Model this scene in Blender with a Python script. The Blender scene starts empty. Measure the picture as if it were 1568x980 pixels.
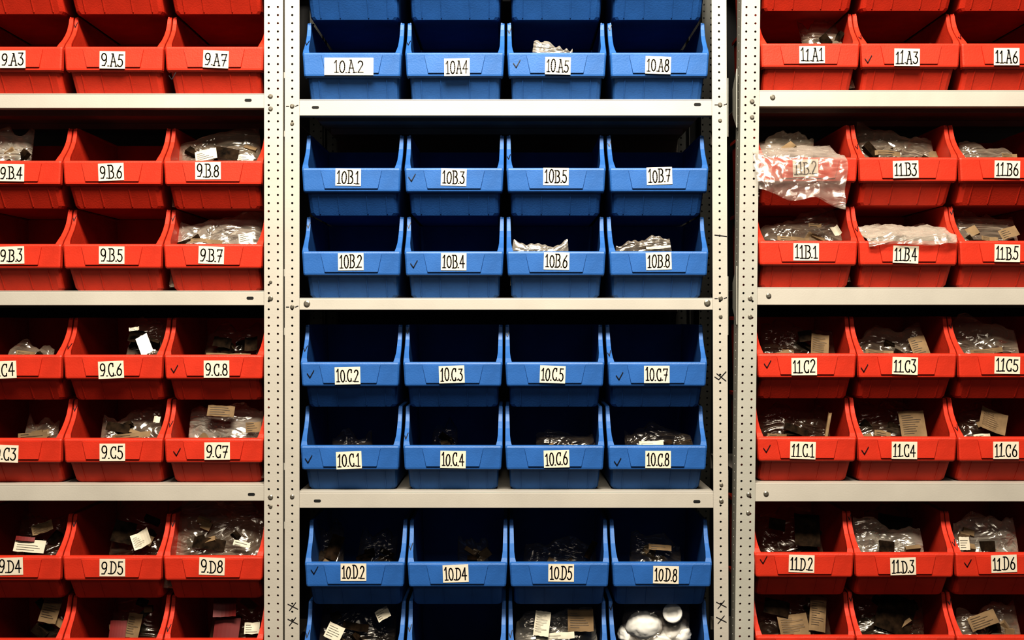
import bpy, bmesh, math, random
from mathutils import Vector, noise, Matrix
random.seed(7)
D=1.8; CZ=1.45
sc=bpy.context.scene
def PX(px,d=0.0): return (px-784)/1000.0*(D+d)/D
def PZ(py,d=0.0): return CZ-(py-490)/1000.0*(D+d)/D

# ---------------------------------------------------------------- materials
def mat(name,col,rough=0.5,metal=0.0,var=0.12,scale=30,spec=0.5,bump=0.0,bscale=400):
    m=bpy.data.materials.new(name); m.use_nodes=True
    nt=m.node_tree; N=nt.nodes; L=nt.links
    b=N['Principled BSDF']
    b.inputs['Roughness'].default_value=rough; b.inputs['Metallic'].default_value=metal
    b.inputs['Specular IOR Level'].default_value=spec
    tc=N.new('ShaderNodeTexCoord'); no=N.new('ShaderNodeTexNoise')
    no.inputs['Scale'].default_value=scale; no.inputs['Detail'].default_value=6
    L.new(tc.outputs['Object'],no.inputs['Vector'])
    cr=N.new('ShaderNodeValToRGB')
    cr.color_ramp.elements[0].position=0.3; cr.color_ramp.elements[1].position=0.7
    cr.color_ramp.elements[0].color=[c*(1-var) for c in col]+[1]
    cr.color_ramp.elements[1].color=[min(1,c*(1+var)) for c in col]+[1]
    L.new(no.outputs['Fac'],cr.inputs['Fac'])
    L.new(cr.outputs['Color'],b.inputs['Base Color'])
    if bump>0:
        n2=N.new('ShaderNodeTexNoise'); n2.inputs['Scale'].default_value=bscale
        L.new(tc.outputs['Object'],n2.inputs['Vector'])
        bp=N.new('ShaderNodeBump'); bp.inputs['Strength'].default_value=bump; bp.inputs['Distance'].default_value=0.001
        L.new(n2.outputs['Fac'],bp.inputs['Height']); L.new(bp.outputs['Normal'],b.inputs['Normal'])
    return m
M_blue=mat('blue_plastic',(0.030,0.108,0.285),0.5,var=0.12,scale=25,spec=0.35,bump=0.2)
M_red=mat('red_plastic',(0.42,0.039,0.018),0.5,var=0.12,scale=25,spec=0.35,bump=0.2)
M_steel=mat('painted_steel',(0.37,0.345,0.30),0.5,var=0.06,scale=12,bump=0.1)
M_steel2=mat('painted_steel_old',(0.32,0.31,0.27),0.5,var=0.08,scale=12,bump=0.1)
M_rear=mat('shaded_rear_steel',(0.07,0.07,0.06),0.6,var=0.08,scale=12)  # rack steel again, colour darkened to carry the shade at the back
M_bolt=mat('zinc_bolt',(0.26,0.24,0.20),0.35,metal=0.7)
M_dark=mat('slot_shadow_black',(0.006,0.006,0.006),0.8)
M_paper=mat('label_paper',(0.55,0.495,0.395),0.7,var=0.05,scale=60)
M_ink=mat('black_ink',(0.006,0.005,0.008),0.5)
M_tag=mat('tag_paper',(0.46,0.42,0.33),0.7,var=0.10,scale=60)
M_kraft=mat('kraft_card',(0.17,0.12,0.07),0.8,var=0.3,spec=0.1)
M_dcard=mat('brown_parts',(0.018,0.011,0.006),0.8,var=0.8,scale=90,spec=0.08)
M_rbox=mat('red_carton',(0.12,0.010,0.008),0.6)
M_white=mat('white_plastic_part',(0.60,0.58,0.53),0.75,spec=0.2)
M_wall=mat('wall_shade_dark',(0.02,0.02,0.02),0.9,scale=4)  # shade behind the racks put into a near-black wall colour
M_floor=mat('concrete_floor',(0.10,0.09,0.08),0.7,scale=5,var=0.25)
M_ceil=mat('ceiling_paint',(0.20,0.19,0.18),0.9,scale=4)
def film(name,col,f0,f1,gl=0.5,gcol=0.7,rough=0.2,scale=26):
    m=bpy.data.materials.new(name); m.use_nodes=True
    nt=m.node_tree; N=nt.nodes; L=nt.links
    N.remove(N['Principled BSDF']); out=N['Material Output']
    tc=N.new('ShaderNodeTexCoord')
    mp=N.new('ShaderNodeMapping'); mp.inputs['Scale'].default_value=(0.55,1,1.3); mp.inputs['Rotation'].default_value=(0,0.5,0)
    L.new(tc.outputs['Object'],mp.inputs['Vector'])
    no=N.new('ShaderNodeTexNoise'); no.inputs['Scale'].default_value=scale
    no.inputs['Detail'].default_value=2.5; no.inputs['Distortion'].default_value=1.2
    L.new(mp.outputs['Vector'],no.inputs['Vector'])
    a=N.new('ShaderNodeMath'); a.operation='MULTIPLY_ADD'; a.inputs[1].default_value=2; a.inputs[2].default_value=-1
    L.new(no.outputs['Fac'],a.inputs[0])
    ab=N.new('ShaderNodeMath'); ab.operation='ABSOLUTE'; L.new(a.outputs[0],ab.inputs[0])
    bp=N.new('ShaderNodeBump'); bp.inputs['Strength'].default_value=0.8; bp.inputs['Distance'].default_value=0.008
    L.new(ab.outputs[0],bp.inputs['Height'])
    lw=N.new('ShaderNodeLayerWeight'); lw.inputs['Blend'].default_value=0.35; L.new(bp.outputs['Normal'],lw.inputs['Normal'])
    mr=N.new('ShaderNodeMapRange'); mr.inputs['From Min'].default_value=0.0; mr.inputs['From Max'].default_value=0.9
    mr.inputs['To Min'].default_value=f0; mr.inputs['To Max'].default_value=f1
    L.new(lw.outputs['Facing'],mr.inputs['Value'])
    d=N.new('ShaderNodeBsdfDiffuse'); d.inputs['Color'].default_value=(*col,1); L.new(bp.outputs['Normal'],d.inputs['Normal'])
    g=N.new('ShaderNodeBsdfGlossy'); g.inputs['Color'].default_value=(gcol,gcol*.96,gcol*.88,1); g.inputs['Roughness'].default_value=rough
    L.new(bp.outputs['Normal'],g.inputs['Normal'])
    t=N.new('ShaderNodeBsdfTransparent')
    m1=N.new('ShaderNodeMixShader'); m1.inputs[0].default_value=gl; L.new(d.outputs[0],m1.inputs[1]); L.new(g.outputs[0],m1.inputs[2])
    m2=N.new('ShaderNodeMixShader'); L.new(mr.outputs['Result'],m2.inputs[0]); L.new(t.outputs[0],m2.inputs[1]); L.new(m1.outputs[0],m2.inputs[2])
    L.new(m2.outputs[0],out.inputs['Surface'])
    return m
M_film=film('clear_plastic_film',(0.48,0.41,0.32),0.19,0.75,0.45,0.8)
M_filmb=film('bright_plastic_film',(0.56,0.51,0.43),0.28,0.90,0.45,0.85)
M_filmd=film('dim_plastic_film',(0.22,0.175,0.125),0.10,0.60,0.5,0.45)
M_filmh=film('hanging_bag_film',(0.50,0.43,0.37),0.14,0.80,0.45,0.8,0.2,scale=18)

# ---------------------------------------------------------------- helpers
def link(o,parent=None):
    sc.collection.objects.link(o)
    if parent: o.parent=parent
    return o
def mesh_obj(name,bm,mats,parent=None,loc=(0,0,0),smooth=False):
    me=bpy.data.meshes.new(name); bm.to_mesh(me); bm.free()
    for m in mats: me.materials.append(m)
    if smooth:
        for p in me.polygons: p.use_smooth=True
    o=bpy.data.objects.new(name,me); o.location=loc
    return link(o,parent)
def box(bm,x0,x1,y0,y1,z0,z1,mi=0,M=None):
    vs=[bm.verts.new((x,y,z)) for z in (z0,z1) for y in (y0,y1) for x in (x0,x1)]
    if M:
        for v in vs: v.co=M@v.co
    for f in ((0,2,3,1),(4,5,7,6),(0,1,5,4),(2,6,7,3),(0,4,6,2),(1,3,7,5)):
        fc=bm.faces.new([vs[i] for i in f]); fc.material_index=mi
    return vs
def disc(bm,cx,cz,y,r,h,mi=0,seg=14,dome=True):
    rings=[(r,0),(r*0.92,h*0.55),(r*0.55,h)] if dome else [(r,0),(r,h)]
    prev=None
    for rr,hh in rings:
        ring=[bm.verts.new((cx+rr*math.cos(a*2*math.pi/seg),y-hh,cz+rr*math.sin(a*2*math.pi/seg))) for a in range(seg)]
        if prev:
            for i in range(seg):
                f=bm.faces.new((prev[i],prev[(i+1)%seg],ring[(i+1)%seg],ring[i])); f.material_index=mi
        prev=ring
    f=bm.faces.new(prev); f.material_index=mi

# stroke font -------------------------------------------------------------
def arc(cx,cy,rx,ry,a0,a1,n=12):
    return [(cx+rx*math.cos(math.radians(a0+(a1-a0)*i/n)),cy+ry*math.sin(math.radians(a0+(a1-a0)*i/n))) for i in range(n+1)]
G={
'1':(0.30,[[(0.02,0.80),(0.16,1.0),(0.16,0.0)],[(0.02,0),(0.30,0)]]),
'0':(0.44,[arc(0.22,0.5,0.19,0.49,90,450,18)]),
'2':(0.44,[arc(0.21,0.76,0.17,0.23,165,-35)+[(0.04,0.03),(0.42,0.03)]]),
'3':(0.42,[[(0.04,0.98),(0.36,0.98),(0.18,0.60)]+arc(0.17,0.31,0.20,0.30,80,-150)]),
'4':(0.46,[[(0.30,0.0),(0.30,1.0),(0.02,0.34),(0.44,0.34)]]),
'5':(0.42,[[(0.38,0.98),(0.10,0.98),(0.07,0.58)]+arc(0.17,0.31,0.20,0.31,110,-150)]),
'6':(0.44,[[(0.34,0.98),(0.12,0.62)]+arc(0.22,0.29,0.18,0.28,160,520,16)]),
'7':(0.42,[[(0.03,0.86),(0.03,0.98),(0.39,0.98),(0.16,0.0)],[(0.08,0.48),(0.36,0.48)]]),
'8':(0.42,[arc(0.21,0.76,0.14,0.22,-90,270,14),arc(0.21,0.27,0.18,0.27,90,450,14)]),
'9':(0.44,[arc(0.22,0.71,0.18,0.28,-20,340,16),[(0.40,0.72),(0.38,0.35),(0.24,0.03),(0.06,0.03)]]),
'A':(0.52,[[(0.06,0),(0.26,1.0),(0.46,0)],[(0.12,0.36),(0.40,0.36)],[(0.0,0),(0.13,0)],[(0.39,0),(0.52,0)],[(0.16,1.0),(0.27,1.0)]]),
'B':(0.48,[[(0.0,1.0),(0.24,1.0)]+arc(0.24,0.77,0.17,0.23,90,-90,8)+arc(0.24,0.27,0.21,0.27,90,-90,8)+[(0.0,0.0)],[(0.09,1.0),(0.09,0.0)]]),
'C':(0.48,[arc(0.28,0.5,0.23,0.49,55,305,16),[(0.42,0.98),(0.42,0.74)],[(0.42,0.02),(0.42,0.24)]]),
'D':(0.50,[[(0.0,1.0),(0.16,1.0)]+arc(0.16,0.5,0.30,0.5,90,-90,12)+[(0.0,0.0)],[(0.09,1.0),(0.09,0.0)]]),
'.':(0.05,[[(0.0,0.03),(0.055,0.03)]]),
}
def ribbon(bm,pts,w,y,mi=0,yf=None):
    for (a,b) in zip(pts[:-1],pts[1:]):
        dx,dz=b[0]-a[0],b[1]-a[1]; l=math.hypot(dx,dz)
        if l<1e-7: continue
        ux,uz=dx/l,dz/l; e=w*0.42
        ax,az=a[0]-ux*e,a[1]-uz*e; bx,bz=b[0]+ux*e,b[1]+uz*e
        nx,nz=-uz*w/2,ux*w/2
        q=[(ax+nx,az+nz),(bx+nx,bz+nz),(bx-nx,bz-nz),(ax-nx,az-nz)]
        vs=[bm.verts.new((p[0],(yf(p[1]) if yf else y),p[1])) for p in q]
        f=bm.faces.new(vs); f.material_index=mi
def text_strokes(txt,w,h):
    gap=0.085
    tot=sum(G[c][0]+gap for c in txt)-gap
    sx=min(w/tot,h*1.05)
    x=-tot*sx/2; out=[]
    for c in txt:
        gw,st=G[c]; jy=random.uniform(-0.03,0.03)*h; sh=random.uniform(0.92,1.05); sl=random.uniform(-0.04,0.06)
        for s in st: out.append([(x+(p[0]+sl*(p[1]-0.5))*sx,(p[1]*sh-0.5)*h+jy) for p in s])
        x+=(gw+gap)*sx
    return out

# ---------------------------------------------------------------- bin mesh
H=0.127; ZL=0.070; ZB=0.033
def yfront(z):
    tab=[(0,.027),(.033,.003),(.070,.001),(.076,.006),(.084,.016),(.094,.027),(.104,.035),(.115,.040),(.127,.042)]
    for (a,ya),(b,yb) in zip(tab[:-1],tab[1:]):
        if z<=b: return ya+(yb-ya)*(z-a)/(b-a)
    return tab[-1][1]
def XW(z): return 0.0685+0.0040*z/H
def make_bin_mesh(name,m):
    bm=bmesh.new()
    rows=[0,.004,.033,.052,.070,.076,.084,.094,.104,.115,.127]
    grid=[]
    for z in rows:
        X=XW(z)-(0.003 if z==0 else 0); yf=yfront(z); r=0.007
        half=[(0,yf),(X-r,yf),(X-r*0.3,yf+r*0.3),(X,yf+r if z<=ZL else yf),(X,0.12),(X,0.232),(0,0.232)]
        ring=half+[(-x,y) for x,y in half[1:-1][::-1]]
        grid.append([bm.verts.new((x,y,z)) for x,y in ring])
    n=len(grid[0])
    for k in range(len(rows)-1):
        for i in range(n):
            if rows[k]>=ZL and i in (0,1,2,n-1,n-2,n-3): continue
            bm.faces.new((grid[k][i],grid[k][(i+1)%n],grid[k+1][(i+1)%n],grid[k+1][i]))
    bm.faces.new(grid[0][::-1])
    loose=[v for v in bm.verts if not v.link_faces]
    bmesh.ops.delete(bm,geom=loose,context='VERTS')
    bmesh.ops.recalc_face_normals(bm,faces=bm.faces)
    me=bpy.data.meshes.new('t'); bm.to_mesh(me); bm.free()
    o=bpy.data.objects.new('t',me); sc.collection.objects.link(o)
    s=o.modifiers.new('s','SOLIDIFY'); s.thickness=0.0022; s.offset=-1
    dg=bpy.context.evaluated_depsgraph_get(); dg.update()
    me2=bpy.data.meshes.new_from_object(o.evaluated_get(dg))
    bpy.data.objects.remove(o)
    bm=bmesh.new()
    def plate(zs,y_off,th):
        prev=None
        for z,hw,yo in zs:
            pts=[]
            for s,yy in ((-1,0.008),(-0.985,0.0015),(-0.955,0),(-0.5,0),(0.5,0),(0.955,0),(0.985,0.0015),(1,0.008)):
                pts.append((s*hw,y_off+yo+yy))
            fr=[bm.verts.new((x,y,z)) for x,y in pts]
            bk=[bm.verts.new((x*0.985,y+th,z)) for x,y in pts]
            ring=fr+bk[::-1]
            if prev:
                for i in range(len(ring)):
                    bm.faces.new((prev[i],prev[(i+1)%len(ring)],ring[(i+1)%len(ring)],ring[i]))
            else: bm.faces.new(ring[::-1])
            prev=ring
        bm.faces.new(prev)
    plate([(0.0325,0.0728,0.003),(0.0345,0.0742,0.0005),(0.037,0.0747,0.0),(0.055,0.0757,-0.0005),(0.067,0.0765,-0.001),(0.0695,0.0763,0.0),(0.0705,0.0760,0.0025)],-0.003,0.005)
    def boss(x0t,x0b,z0,z1,y0,y1):
        a=[(-x0b,z0),(x0b,z0),(x0t,z1),(-x0t,z1)]
        f=[bm.verts.new((x*0.985,y0,z+(0.0006 if z==z0 else -0.0006))) for x,z in a]; b=[bm.verts.new((x,y1,z)) for x,z in a]
        bm.faces.new(f)
        for i in range(4): bm.faces.new((b[i],b[(i+1)%4],f[(i+1)%4],f[i]))
    boss(0.047,0.041,0.038,0.066,-0.0052,-0.0028)
    for x in (-0.052,-0.022,0.022,0.052):
        prev=None
        for z in (0.002,0.033):
            y=yfront(z)
            ring=[bm.verts.new((x-0.001,y+0.001,z)),bm.verts.new((x-0.0007,y-0.001,z)),bm.verts.new((x+0.0007,y-0.001,z)),bm.verts.new((x+0.001,y+0.001,z))]
            if prev:
                for i in range(3): bm.faces.new((prev[i],prev[i+1],ring[i+1],ring[i]))
            prev=ring
    path=[(yfront(z)-0.0015,z) for z in (.066,.070,.076,.084,.094,.104,.115)]
    path=[(-0.001,0.066)]+path[1:]+[(0.0408,0.1235),(0.0435,0.1266),(0.050,0.1275),(0.234,0.1275)]
    for s in (-1,1):
        prev=None
        for i,(y,z) in enumerate(path):
            a=path[max(0,i-1)]; b=path[min(len(path)-1,i+1)]
            ty,tz=b[0]-a[0],b[1]-a[1]; l=math.hypot(ty,tz); ny,nz=-tz/l,ty/l
            xi=XW(z)-0.0025-(0.004 if i==0 else 0.0025 if i==1 else 0.001 if i==2 else 0); xo=0.0760 if i<9 else 0.0755
            t=0.003
            ring=[bm.verts.new((s*xi,y,z)),bm.verts.new((s*(xo-0.0008),y,z)),bm.verts.new((s*xo,y-ny*0.0008,z-nz*0.0008)),
                  bm.verts.new((s*xo,y-ny*t*2,z-nz*t*2)),bm.verts.new((s*xi,y-ny*t,z-nz*t))]
            if prev:
                for k in range(5): bm.faces.new((prev[k],prev[(k+1)%5],ring[(k+1)%5],ring[k]))
            else: bm.faces.new(ring)
            prev=ring
        bm.faces.new(prev)
    bmesh.ops.recalc_face_normals(bm,faces=bm.faces)
    bm.from_mesh(me2)
    me=bpy.data.meshes.new(name); bm.to_mesh(me); bm.free(); me.materials.append(m)
    return me
ME_blue=make_bin_mesh('blue_bin_body',M_blue)
ME_red=make_bin_mesh('red_bin_body',M_red)

def add_bin(cx,zb,col,y=0.0,label=None,lpos=None,lw=0.037,checks=()):
    nm='blue_storage_bin' if col=='b' else 'red_storage_bin'
    o=bpy.data.objects.new(nm,ME_blue if col=='b' else ME_red); link(o)
    o.location=(cx,y,zb)
    if label:
        bm=bmesh.new(); lh=0.0265
        lx=PX(lpos[0],y)-cx; lz=PZ(lpos[1],y)-zb
        w=lw
        vs=box(bm,-w/2,w/2,-0.0003,0.0003,-lh/2,lh/2,0)
        for st in text_strokes(label,w*0.86,0.0190): ribbon(bm,st,0.0018,-0.00045,1)
        R=Matrix.Rotation(math.radians(random.uniform(-2.5,2.5)),4,'Y')
        bm.transform(R)
        mesh_obj('paper_label',bm,[M_paper,M_ink],o,(lx,-0.0057,lz))
    bm=bmesh.new(); c=0
    for (kx,ky) in checks:
        x=PX(kx,y)-cx; z=PZ(ky,y)-zb; s=0.006
        ribbon(bm,[(x-s*0.8,z+s*0.2),(x-s*0.1,z-s*0.8),(x+s*0.9,z+s*1.0)],0.0012,-0.0046); c+=1
    if random.random()<0.75:
        z=random.choice([0.083,0.09,0.113,0.118]); s=0.0042; x=-0.0728
        ribbon(bm,[(x-s*0.5,z+s*0.2),(x,z-s*0.9),(x+s*0.65,z+s*1.1)],0.0011,0,yf=lambda zz:yfront(zz)-0.0026); c+=1
    if c: mesh_obj('pen_check_mark',bm,[M_ink],o)
    else: bm.free()
    return o

C0=[538.5,695.5,851.5,1008.5]; L0=[-134,20,174,328]; R0=[1237,1390.5,1544,1698]
def row(cols,dx,bot,col,y,labels,wid={},checks=()):
    for i,c in enumerate(cols):
        cx=PX(c+dx,y if y else 0); zb=PZ(bot)+0.0008
        lab=labels[i] if labels and i<len(labels) else None
        ck=[k for k in checks if abs(k[0]-(c+dx))<77]
        if lab: add_bin(cx,zb,col,y,lab[0],(lab[1],lab[2]),wid.get(i,0.039),ck)
        else: add_bin(cx,zb,col,y,None,None,checks=ck)
Hh=127.6
row(C0,1,152-Hh,'b',0,None)
row(C0,1,152,'b',0,[('10.A.2',535,103),('10A4',700,104),('10.A5',854,102),('10.A8',1007,101)],{0:0.075},[(791,99)])
row(C0,0,456-Hh,'b',0,[('10B.1',534,272),('10B.3',695,272),('10B.5',851,271),('10B.7',1009,270)],{},[(631,273)])
row(C0,0,456,'b',0,[('10B.2',538,401),('10B.4',695,401),('10B.6',852,400),('10B.8',1008,400)],{},[(634,405)])
row(C0,-2,753-Hh,'b',0,[('10.C.2',533,575),('10.C.3',692,573),('10.C.5',846,573),('10.C.7',1005,573)],{},[(476,573),(948,576)])
row(C0,-2,753,'b',0,[('10.C.1',535,704),('10.C.4',694,703),('10.C.6',852,702),('10.C.8',1007,703)],{},[(473,703),(945,707)])
row(C0,5,1057-Hh,'b',-0.012,[('10.D.2',542,875),('10.D4',698,877),('10.D5',859,876),('10.D.8',1019,879)],{},[(482,873)])
row(C0,3,1057,'b',-0.004,None)
row(L0,0,143-Hh,'r',0,None)
row(L0,1,143,'r',0,[None,('9.A3',22,92),('9.A5',174,93),('9.A7',332,92)],{},[(265,118)])
row(L0,-1,445-Hh,'r',0,[None,('9.B.4',20,265),('9.B.6',172,264),('9.B.8',320,262)])
row(L0,-1,445,'r',0,[None,('9.B.3',20,391),('9.B.5',173,391),('9.B.7',325,391)])
row(L0,0,742-Hh,'r',0,[None,('9.C4',8,566),('9.C.6',172,566),('9.C.8',333,565)],{},[(268,565)])
row(L0,0,742,'r',0,[None,('9.C3',11,694),('9.C5',174,692),('9.C7',334,690)],{},[(272,692)])
row(L0,-1,1049-Hh,'r',-0.004,[None,('9.D4',18,866),('9.D5',174,868),('9.D8',326,866)])
row(L0,-1,1049,'r',0,None)
row(R0,4,138-Hh,'r',0,None)
row(R0,3,138,'r',0,[('11.A1',1242,85),('11.A3',1387,89),('11.A6',1539,88)],{},[(1328,92)])
row(R0,0,440-Hh,'r',0,[('11B.2',1232,258),('11.B3',1385,260),('11.B6',1540,260)])
row(R0,0,440,'r',0,[('11B.1',1233,386),('11.B.4',1385,390),('11.B.5',1540,388)])
row(R0,-2,740-Hh,'r',0,[('11.C2',1230,561),('11.C3',1384,560),('11C5',1540,559)],{},[(1174,558),(1322,564)])
row(R0,-2,740,'r',0,[('11.C.1',1228,689),('11.C4',1383,689),('11.C6',1538,689)],{},[(1173,687),(1323,690)])
row(R0,-6,1044-Hh,'r',-0.004,[('11.D.2',1226,862),('11.D.3',1381,866),('11.D6',1535,862)],{},[(1168,857),(1480,862)])
row(R0,-4,1044,'r',0,None)

# ---------------------------------------------------------------- shelving
def cell(bm,x0,x1,z0,z1,y,r):
    cx,cz=(x0+x1)/2,(z0+z1)/2; n=12
    out=[];inn=[]
    for i in range(n):
        a=math.radians(-135+i*30)
        c,s=math.cos(a),math.sin(a); k=max(abs(c),abs(s))
        out.append(bm.verts.new((cx+c/k*(x1-x0)/2,y,cz+s/k*(z1-z0)/2)))
        inn.append(bm.verts.new((cx+c*r,y,cz+s*r)))
    for i in range(n): bm.faces.new((out[i],out[(i+1)%n],inn[(i+1)%n],inn[i]))
def post(parent,name,xa,xb,corner,lean,m,y=-0.002,ncol=1,back=False):
    bm=bmesh.new(); w=xb-xa; pitch=0.0125; z=0.01
    cw=w/ncol
    while z<2.25:
        for k in range(ncol): cell(bm,k*cw,(k+1)*cw,z-CZ,z+pitch-CZ,0,0.0017)
        z+=pitch
    xs=0 if corner=='l' else w
    z=0.01; n0=0.034; sgn=-1 if back else 1
    bm2=bmesh.new()
    while z<2.25:
        cell(bm2,0,n0,z-CZ,z+pitch-CZ,0,0.0017); z+=pitch
    for v in bm2.verts: v.co=Vector((xs,sgn*v.co.x,v.co.z))
    t=bpy.data.meshes.new('t'); bm2.to_mesh(t); bm2.free(); bm.from_mesh(t)
    bmesh.ops.remove_doubles(bm,verts=bm.verts,dist=1e-5)
    bmesh.ops.recalc_face_normals(bm,faces=bm.faces)
    o=mesh_obj(name,bm,[m],parent,(xa,y,CZ))
    s=o.modifiers.new('s','SOLIDIFY'); s.thickness=0.0015; s.offset=0
    o.rotation_euler=(0,math.radians(lean),0)
    return o
def shelf(parent,x0,x1,pyt,hpx,m,depth=0.40,y0=0.0):
    zt=PZ(pyt); h=hpx/1000
    bm=bmesh.new(); t=0.0015
    box(bm,x0,x1,y0,y0+depth,zt-t,zt)
    box(bm,x0,x1,y0,y0+t,zt-h,zt-t)
    box(bm,x0,x1,y0+t,y0+0.016,zt-h,zt-h+t)
    box(bm,x0,x1,y0+depth-t,y0+depth,zt-h,zt-t)
    for k in (0.33,0.66): box(bm,x0+0.01,x1-0.01,y0+depth*k,y0+depth*k+0.03,zt-0.012,zt-t)
    o=mesh_obj('shelf_board',bm,[m],parent)
    bv=o.modifiers.new('b','BEVEL'); bv.width=0.0008; bv.segments=2
    return o
def slot(bm,px,py,y):
    cx,cz=PX(px),PZ(py); w,r=0.0033,0.0022
    pts=arc(cx+w,cz,r,r,-90,90,6)+arc(cx-w,cz,r,r,90,270,6)
    f=bm.faces.new([bm.verts.new((x,y-0.0003,z)) for x,z in pts]); f.material_index=1
def unit(xl0,xl1,xr0,xr1,shelves,m,ml,leanL,leanR,nl,nr,bolts,slots):
    e=bpy.data.objects.new('metal_shelving_unit',None); link(e)
    post(e,'front_post_left',PX(xl0),PX(xl1),'l',leanL,ml[0],ncol=nl)
    post(e,'front_post_right',PX(xr0),PX(xr1),'r',leanR,ml[1],ncol=nr)
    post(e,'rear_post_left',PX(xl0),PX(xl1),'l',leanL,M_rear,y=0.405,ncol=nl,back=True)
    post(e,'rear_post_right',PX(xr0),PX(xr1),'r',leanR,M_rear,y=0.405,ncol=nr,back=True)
    for p,h in shelves: shelf(e,PX(xl1)-0.003,PX(xr0)+0.003,p,h,m)
    bm=bmesh.new()
    for b in bolts: disc(bm,PX(b[0]),PZ(b[1]),b[3] if len(b)>3 else -0.0026,b[2]/1000,0.0022)
    for s in slots: slot(bm,s[0],s[1],0.0)
    mesh_obj('bolts_and_slots',bm,[M_bolt,M_dark],e)
    bm=bmesh.new()
    for p,h in shelves:
        for X,s in ((PX(xl0),1),(PX(xr1),-1)):
            z=PZ(p)-0.012
            vs=[(0.002,z+0.045),(0.034,z+0.02),(0.034,z-0.02),(0.002,z-0.045)]
            a=[bm.verts.new((X-s*0.0012,y,zz)) for y,zz in vs]; b=[bm.verts.new((X-s*0.0026,y,zz)) for y,zz in vs]
            bm.faces.new(a); bm.faces.new(b[::-1])
            for i in range(4): bm.faces.new((a[i],a[(i+1)%4],b[(i+1)%4],b[i]))
    mesh_obj('gusset_plates',bm,[M_steel2],e)
    return e
uL=unit(-242,-214,405,433,[(-158,24),(143,22.5),(445,22.5),(742,25),(1049,24),(1350,24),(1640,24)],M_steel,(M_steel,M_steel),0,0,2,2,
 [(415,148,3.6),(415,167,3.6),(415,457,4),(415,432,2.6),(415,761,4),(415,775,3)],[(380,153.5),(383,456.5),(385,757)])
uC=unit(437,459,1091,1113,[(-149,25),(152,25),(456,18.5),(753,25),(1057,25),(1358,25),(1650,24)],M_steel,(M_steel,M_steel),0,-0.2,1,1,
 [(448,163,3.6),(448,190,3),(470,465,5.2,0.0),(448,470,3.4),(1083,464,5.2,0.0),(1102,161,3.6),(1102,185,3),(1103,457,3.6),(1103,485,3),(448,760,3.6),(1104,767,3.6),(1104,742,3)],
 [(483,164.5),(1068,160),(486,767),(1067,768)])
uR=unit(1130.5,1158.5,1778,1806,[(-163,25),(138,25),(440,27),(740,28),(1044,25),(1345,24),(1640,24)],M_steel,(M_steel2,M_steel2),0.6,0,2,2,
 [(1151,156,3.8),(1151,180,3.6),(1183,149,4.2,0.0),(1148,457,3.8),(1148,485,3.6),(1177,453,4.2,0.0),(1146,757,3.8),(1145,785,3.4),(1173,756,4.2,0.0)],[])
bm=bmesh.new()
for (x,y) in ((449,928),(449,951),(1104,925),(1104,948)):
    X,Z=PX(x),PZ(y); s=0.0075
    ribbon(bm,[(X-s,Z+s*0.5),(X+s,Z-s*0.5)],0.0011,-0.0034); ribbon(bm,[(X-s*0.7,Z-s*0.8),(X+s*0.6,Z+s*0.8)],0.0011,-0.0034)
X,Z=PX(1103),PZ(361); ribbon(bm,[(X-.009,Z+.001),(X+.009,Z-.001)],0.0012,-0.0034)
X,Z=PX(1103),PZ(577); ribbon(bm,[(X-.009,Z),(X-.003,Z-.004),(X+.008,Z+.008)],0.0013,-0.0034); ribbon(bm,[(X-.006,Z+.005),(X+.008,Z-.006)],0.0012,-0.0034)
for (x,y) in ((448,163),(448,470),(1103,161),(1103,457)):
    X,Z=PX(x),PZ(y); ribbon(bm,[(X-.009,Z),(X-.005,Z)],0.001,-0.0034); ribbon(bm,[(X+.005,Z),(X+.009,Z+.0015)],0.001,-0.0034)
mesh_obj('pen_marks',bm,[M_ink],uC)

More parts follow.
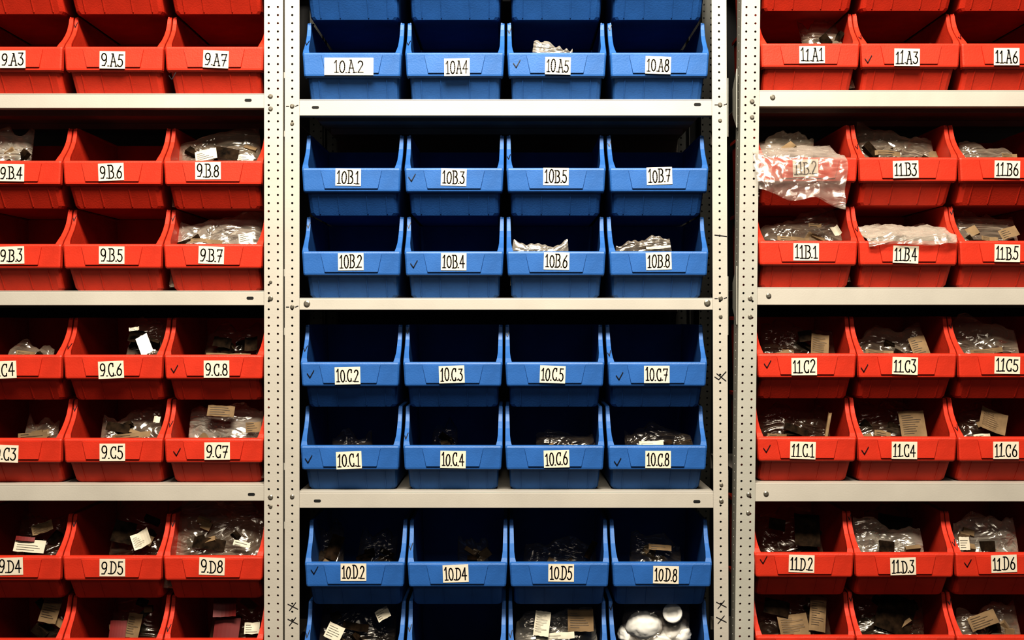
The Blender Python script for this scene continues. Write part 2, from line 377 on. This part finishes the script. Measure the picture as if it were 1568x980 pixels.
# ---------------------------------------------------------------- bags
MATS=[None,M_tag,M_kraft,M_dcard,M_rbox,M_white,M_ink]
def rid(p,s,o=0):
    v=Vector((p[0]*s+o*3.1,p[1]*s+o*1.7,o*7.3))
    return 1-2*abs(noise.noise(v))
def bag(x0,x1,top,lip,kind='n',yc=0.048,th=0.034,tilt=24,tags=(),seed=None,amp=1.0,rot=None,floor=0.062,parts=5):
    seed=seed or int(abs(x0)*3+top)
    rnd=random.Random(seed)
    if rot is None: rot=rnd.uniform(-6,6)
    ct=math.cos(math.radians(tilt))
    if lip-top>25: top-=6
    w=(x1-x0)/1000*1.03; zlo=PZ(lip)-floor; zhi=PZ(top,yc)
    h=(zhi-zlo); cx=PX((x0+x1)/2,yc)
    bm=bmesh.new(); nu,nv=60,50
    fa=rnd.uniform(0.3,1.3)*rnd.choice((-1,1)); cf,sf=math.cos(fa),math.sin(fa)
    corner=rnd.choice((-1,1))*rnd.uniform(0.05,0.28)
    lay=[]
    for s in (-1,1):
        g=[]
        for j in range(nv+1):
            r=[]
            for i in range(nu+1):
                u=i/nu*2-1; v=j/nv*2-1
                edge=max(0,(1-abs(u)**3)*(1-abs(v)**3))
                bul=s*th/2*edge**0.5
                X0,Z0=u*w/2+seed*0.37,v*h/2
                wx=noise.noise(Vector((X0*18,Z0*18,s*4.0)))*0.02; wz=noise.noise(Vector((X0*18,Z0*18,s*4.0+9)))*0.02
                a=(X0+wx)*cf+(Z0+wz)*sf; b=-(X0+wx)*sf+(Z0+wz)*cf
                cr=(rid((a*0.45,b),26,s+seed%17)*0.0060+rid((a,b*0.5),58,s+5+seed%13)*0.0026)*amp
                cr*=0.3+0.7*edge
                ex=noise.noise(Vector((v*1.6,seed*1.3,u*0.8)))*0.012
                ez=(noise.noise(Vector((u*1.3,seed*2.1,3.0)))*0.022+noise.noise(Vector((u*4.5,seed*2.1,5.0)))*0.006)+u*corner*w*0.35
                X=u*w/2*(1-0.06*max(0,v)**2)+ex*edge
                Z=v*h/2/ct+ez*max(0,v)**1.5
                r.append((X,bul+cr,Z))
            g.append(r)
        lay.append(g)
    R=Matrix.Translation((cx,yc,zlo+h/2))@Matrix.Rotation(math.radians(rot),4,'Y')@Matrix.Rotation(math.radians(-tilt),4,'X')
    R=Matrix.Translation((0,math.sin(math.radians(tilt))*h*0.30,0))@R
    V=[]
    for s in range(2):
        V.append([[bm.verts.new(R@Vector(c)) for c in r] for r in lay[s]])
    for vv in bm.verts:   # stay inside the bin (front wall slopes back toward the bottom)
        lim=0.006+max(0,(zlo+0.030-vv.co.z))*0.75
        if vv.co.y<lim: vv.co.y=lim+(vv.co.y-lim)*0.08
        if vv.co.z<zlo-0.004: vv.co.z=zlo-0.004
    for s in range(2):
        for j in range(nv):
            for i in range(nu):
                a=V[s][j][i],V[s][j][i+1],V[s][j+1][i+1],V[s][j+1][i]
                f=bm.faces.new(a if s==0 else a[::-1]); f.smooth=True
    for (px,py,tw,thh,ro,mi) in tags:
        yt=yc-th/2+0.002+ (0.008 if mi==2 else 0.014 if mi==3 else 0)
        tw/=1000; thh/=1000
        T=Matrix.Translation((PX(px,yt),yt,PZ(py,yt)))@Matrix.Rotation(math.radians(ro),4,'Y')@Matrix.Rotation(math.radians(-15-rnd.random()*14),4,'X')
        n=6; prev=None; curl=rnd.uniform(-1,1)*0.0035
        for k in range(n+1):
            xx=-tw/2+tw*k/n; yy=curl*((2*k/n-1)**2)
            sk=rnd.uniform(-0.0006,0.0006)
            col=[bm.verts.new(T@Vector((xx,yy,-thh/2+sk))),bm.verts.new(T@Vector((xx,yy,thh/2+sk)))]
            if prev:
                f=bm.faces.new((prev[0],col[0],col[1],prev[1])); f.material_index=mi
            prev=col
        if mi in (1,2) and tw>0.014:
            b2=bmesh.new(); k=-thh*0.32
            while k<thh*0.36:
                l=tw*rnd.uniform(0.25,0.78); ribbon(b2,[(-tw*0.4,k),(-tw*0.4+l,k)],0.0005,-0.0004-max(0,-curl),6); k+=0.0036
            b2.transform(T); t=bpy.data.meshes.new('t'); b2.to_mesh(t); b2.free(); bm.from_mesh(t)
    for k in range(parts):
        bx=cx+rnd.uniform(-0.38,0.38)*w; bz=zlo+h*rnd.uniform(0.35,0.80); by=yc+rnd.uniform(0,0.012)+0.3*(bz-zlo-h/2)
        T=Matrix.Translation((bx,by,bz))@Matrix.Rotation(rnd.uniform(-1,1),4,'Y')@Matrix.Rotation(rnd.uniform(-1,1),4,'X')
        a,b,c=rnd.uniform(.006,.014),rnd.uniform(.003,.005),rnd.uniform(.003,.008)
        box(bm,-a,a,-b,b,-c,c,3 if rnd.random()<0.6 else 2,T)
    m={'n':M_film,'b':M_filmb,'d':M_filmd,'h':M_filmh}[kind]
    return mesh_obj('plastic_parts_bag',bm,[m]+MATS[1:])
# left bay
bag(-30,38,203,248,'b',0.035,0.03)
bag(262,396,205,248,'n',0.040,0.035,tags=[(315,237,34,20,-14,1),(376,241,24,10,6,1),(345,234,40,20,8,3)])
bag(262,396,336,376,'b',0.036,0.035,tags=[(376,364,22,16,-12,1),(316,369,50,7,3,2)])
bag(0,72,530,550,'n',0.04,0.03,tags=[(40,542,30,8,8,2)])
bag(188,242,494,550,'n',0.042,0.03,rot=6,tags=[(221,528,20,34,-28,5),(206,504,16,6,-10,1),(210,515,26,20,10,3)])
bag(308,400,508,550,'d',0.055,0.03,tags=[(340,524,28,16,10,3),(385,527,20,24,-5,3),(350,545,70,8,2,2)])
bag(28,80,648,676,'n',0.05,0.03,tags=[(50,668,46,12,-5,2)])
bag(148,242,638,676,'n',0.042,0.03,tags=[(200,667,60,9,-6,2),(240,642,10,10,8,1),(180,654,36,14,12,3)])
bag(284,402,630,678,'b',0.036,0.035,tags=[(338,629,42,18,3,2),(388,654,24,16,-4,2)])
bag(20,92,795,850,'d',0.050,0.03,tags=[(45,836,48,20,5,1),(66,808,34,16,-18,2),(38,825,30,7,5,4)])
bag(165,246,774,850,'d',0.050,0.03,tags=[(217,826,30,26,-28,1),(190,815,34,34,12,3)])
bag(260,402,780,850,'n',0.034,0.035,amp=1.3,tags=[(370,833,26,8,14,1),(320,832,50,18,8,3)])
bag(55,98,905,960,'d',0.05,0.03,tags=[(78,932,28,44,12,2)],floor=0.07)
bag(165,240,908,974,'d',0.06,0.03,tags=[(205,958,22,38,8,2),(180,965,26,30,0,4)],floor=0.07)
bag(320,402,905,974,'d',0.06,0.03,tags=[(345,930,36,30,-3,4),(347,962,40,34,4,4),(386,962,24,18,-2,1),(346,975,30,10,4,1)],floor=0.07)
# centre
bag(813,876,69,90,'b',0.030,0.022,tilt=4,amp=1.0,rot=4,floor=0.05)
bag(783,870,372,388,'b',0.026,0.016,tilt=2,rot=2,amp=0.7,floor=0.05)
bag(943,1030,370,388,'n',0.032,0.018,tilt=2,amp=0.8,tags=[(1008,379,38,4,-5,1)],floor=0.05)
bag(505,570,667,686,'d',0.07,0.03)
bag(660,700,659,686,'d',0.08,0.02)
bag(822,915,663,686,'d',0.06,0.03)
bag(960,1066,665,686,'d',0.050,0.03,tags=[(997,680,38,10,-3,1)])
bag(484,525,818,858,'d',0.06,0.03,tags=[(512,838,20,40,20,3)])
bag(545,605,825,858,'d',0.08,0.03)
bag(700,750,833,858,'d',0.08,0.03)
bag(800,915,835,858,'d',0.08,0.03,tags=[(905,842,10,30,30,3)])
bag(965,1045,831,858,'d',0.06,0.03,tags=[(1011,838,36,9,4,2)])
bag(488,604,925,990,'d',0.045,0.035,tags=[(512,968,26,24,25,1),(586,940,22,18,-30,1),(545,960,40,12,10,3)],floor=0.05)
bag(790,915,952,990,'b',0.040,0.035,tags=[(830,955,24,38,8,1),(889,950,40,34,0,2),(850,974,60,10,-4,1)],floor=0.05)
# bagged white round fittings in lower blue bin
bm=bmesh.new()
def lump(c,rx,ry,rz,seed):
    r=bmesh.ops.create_icosphere(bm,subdivisions=4,radius=1.0)
    for v in r['verts']:
        d=1+0.10*noise.noise(v.co*2.2+Vector((seed,0,0)))+0.07*rid((v.co.x,v.co.z),3.5,seed)
        v.co=Vector((c[0]+v.co.x*rx*d,c[1]+v.co.y*ry*d,c[2]+v.co.z*rz*d))
lump((PX(985,.05),.042,PZ(956,.05)),0.027,0.022,0.021,3)
lump((PX(1035,.06),.052,PZ(968,.06)),0.022,0.022,0.018,5)
lump((PX(962,.06),.056,PZ(970,.06)),0.016,0.020,0.016,8)
lump((PX(1000,.06),.056,PZ(984,.06)),0.045,0.030,0.022,11)
bmesh.ops.recalc_face_normals(bm,faces=bm.faces)
def cap(c,r,h,rotm):
    T=Matrix.Translation(c)@rotm
    prev=None
    for rr,z in ((r*0.8,-h),(r,-h),(r*1.02,-h*.1),(r*.95,0),(r*.62,0),(r*.55,-h*.25),(r*.2,-h*.25),(0.0001,-h*.2)):
        ring=[bm.verts.new(T@Vector((rr*math.cos(a*math.pi/12),rr*math.sin(a*math.pi/12),z))) for a in range(24)]
        if prev:
            for i in range(24): bm.faces.new((prev[i],prev[(i+1)%24],ring[(i+1)%24],ring[i]))
        prev=ring
cap((PX(1028,.035),.024,PZ(936,.035)),0.015,0.012,Matrix.Rotation(1.25,4,'X')@Matrix.Rotation(-0.25,4,'Y'))
mesh_obj('white_round_fittings',bm,[M_white],smooth=True)
bag(952,1056,930,985,'h',0.050,0.07,tilt=10,floor=0.05,parts=0)
# right bay
bag(1238,1298,28,70,'n',0.046,0.03,rot=-8)
bag(1390,1445,60,76,'d',0.05,0.02)
bag(1316,1438,204,245,'n',0.040,0.035,tags=[(1430,237,12,14,-10,2),(1360,234,40,8,4,2)])
bag(1476,1562,220,245,'n',0.038,0.03,tags=[(1545,239,24,8,6,2)])
bag(1168,1296,334,373,'n',0.038,0.035,tags=[(1280,354,12,16,-25,1),(1215,366,50,8,5,2),(1248,345,20,6,3,2)])
bag(1470,1566,337,373,'n',0.038,0.035,tags=[(1545,356,28,18,-18,2),(1515,366,26,8,8,2)])
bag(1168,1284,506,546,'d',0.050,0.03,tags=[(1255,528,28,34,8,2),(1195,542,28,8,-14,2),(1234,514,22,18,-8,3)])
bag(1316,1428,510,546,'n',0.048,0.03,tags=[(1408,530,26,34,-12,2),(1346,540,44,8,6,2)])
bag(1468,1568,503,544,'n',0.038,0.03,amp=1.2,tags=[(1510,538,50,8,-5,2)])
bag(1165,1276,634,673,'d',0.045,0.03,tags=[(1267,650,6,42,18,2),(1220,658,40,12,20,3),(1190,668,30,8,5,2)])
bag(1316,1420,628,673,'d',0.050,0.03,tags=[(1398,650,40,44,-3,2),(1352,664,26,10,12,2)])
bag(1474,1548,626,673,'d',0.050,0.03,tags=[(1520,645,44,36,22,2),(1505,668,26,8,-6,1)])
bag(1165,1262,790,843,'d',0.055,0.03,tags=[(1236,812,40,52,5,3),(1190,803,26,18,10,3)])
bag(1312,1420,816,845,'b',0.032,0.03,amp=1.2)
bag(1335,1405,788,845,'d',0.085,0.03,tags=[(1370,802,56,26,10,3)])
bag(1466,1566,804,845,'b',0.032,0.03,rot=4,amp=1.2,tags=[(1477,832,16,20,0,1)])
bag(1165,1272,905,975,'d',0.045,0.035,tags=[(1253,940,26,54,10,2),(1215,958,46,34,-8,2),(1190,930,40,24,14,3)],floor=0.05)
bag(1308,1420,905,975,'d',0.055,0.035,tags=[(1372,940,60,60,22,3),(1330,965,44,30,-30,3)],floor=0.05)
bag(1470,1566,940,975,'n',0.040,0.035,tags=[(1505,950,44,22,-20,2)],floor=0.05)

def drape(path,x0,x1,seed,mfilm,outline=0.008,amp=1.0,taper=0.0):
    bm=bmesh.new(); nu=64
    pts=[]
    for (a,b) in zip(path[:-1],path[1:]):
        n=max(2,int(math.hypot(b[0]-a[0],b[1]-a[1])/0.0022))
        for i in range(n): pts.append((a[0]+(b[0]-a[0])*i/n,a[1]+(b[1]-a[1])*i/n))
    pts.append(path[-1]); n=len(pts)
    for s in (0,1):
        g=[]
        for j,(y,z) in enumerate(pts):
            a=pts[max(0,j-3)];b=pts[min(n-1,j+3)]
            ty,tz=b[0]-a[0],b[1]-a[1]; l=math.hypot(ty,tz)+1e-9; ny,nz=tz/l,-ty/l
            if nz<0 and ny>0: ny,nz=-ny,-nz
            r=[]
            for i in range(nu+1):
                u=i/nu*2-1; v=j/(n-1)
                U=u*0.07+0.25*v*0.15; W=v*0.15
                cr=rid((U+seed,W*0.5),22,s+seed)*0.006+rid((U,W*0.7),60,s+seed+3)*0.0025
                cr=(abs(cr)+0.0012+s*0.0045*(1-u**4))*amp
                ex=noise.noise(Vector((v*3.5,seed,u*0.5)))*outline
                q=max(0,(v-0.4)/0.6)
                ez=noise.noise(Vector((u*1.5,seed,9.0)))*outline*0.8*q-u*taper*q
                x=(x0+x1)/2+u*(x1-x0)/2+ex
                r.append(bm.verts.new((x,y+ny*cr,z+nz*cr+ez)))
            g.append(r)
        for j in range(n-1):
            for i in range(nu):
                f=bm.faces.new((g[j][i],g[j][i+1],g[j+1][i+1],g[j+1][i])); f.smooth=True
    return mesh_obj('plastic_parts_bag',bm,[mfilm])
zl=PZ(245)+0.001
drape([(0.075,zl+0.026),(0.045,zl+0.012),(0.020,zl+0.006),(0.0,zl+0.003),(-0.0065,zl-0.002),(-0.009,zl-0.03),(-0.013,zl-0.064)],PX(1154),PX(1287),3,M_filmh,0.012,taper=0.012)
bag(1168,1246,204,245,'n',0.032,0.02,tilt=20,rot=12)
zl=PZ(372)+0.001
drape([(0.07,zl+0.022),(0.035,zl+0.016),(0.010,zl+0.006),(-0.004,zl+0.003),(-0.0065,zl-0.002),(-0.0075,zl-0.006)],PX(1324),PX(1462),5,M_filmb,0.008)

# ---------------------------------------------------------------- room
def slab(name,x0,x1,y0,y1,z0,z1,m):
    bm=bmesh.new(); box(bm,x0,x1,y0,y1,z0,z1); bmesh.ops.recalc_face_normals(bm,faces=bm.faces); return mesh_obj(name,bm,[m])
slab('floor',-3,3,-4,0.55,-0.1,0,M_floor)
slab('wall_back',-3,3,0.45,0.55,0,3.2,M_wall)
slab('ceiling',-3,3,-4,0.55,3.2,3.3,M_ceil)

# ---------------------------------------------------------------- light
def area(name,loc,target,sx,sy,e,col):
    l=bpy.data.lights.new(name,'AREA'); l.shape='RECTANGLE'; l.size=sx; l.size_y=sy; l.energy=e; l.color=col
    o=bpy.data.objects.new(name,l); o.location=loc
    o.rotation_euler=(Vector(target)-Vector(loc)).to_track_quat('-Z','Y').to_euler(); link(o)
area('ceiling_light',(0,-1.45,3.0),(0,0,1.2),0.9,0.35,110,(1.0,0.93,0.82))
area('ceiling_light_aisle',(0,-2.9,2.9),(0,0,1.1),1.2,0.4,16,(1.0,0.93,0.82))
w=bpy.data.worlds.new('World'); sc.world=w; w.use_nodes=True
w.node_tree.nodes['Background'].inputs[0].default_value=(0.95,0.95,1,1)
w.node_tree.nodes['Background'].inputs[1].default_value=0.04
sc.view_settings.view_transform='Standard'
for lk in ('High Contrast','Medium High Contrast'):
    try:
        sc.view_settings.look=lk; print('look',lk); break
    except Exception as ex: print(ex)
# ---------------------------------------------------------------- camera
c=bpy.data.cameras.new('camera'); c.lens=36*D/1.568; c.sensor_width=36
co=bpy.data.objects.new('camera',c); co.location=(0,-D,CZ); co.rotation_euler=(math.pi/2,0,0); link(co)
sc.camera=co
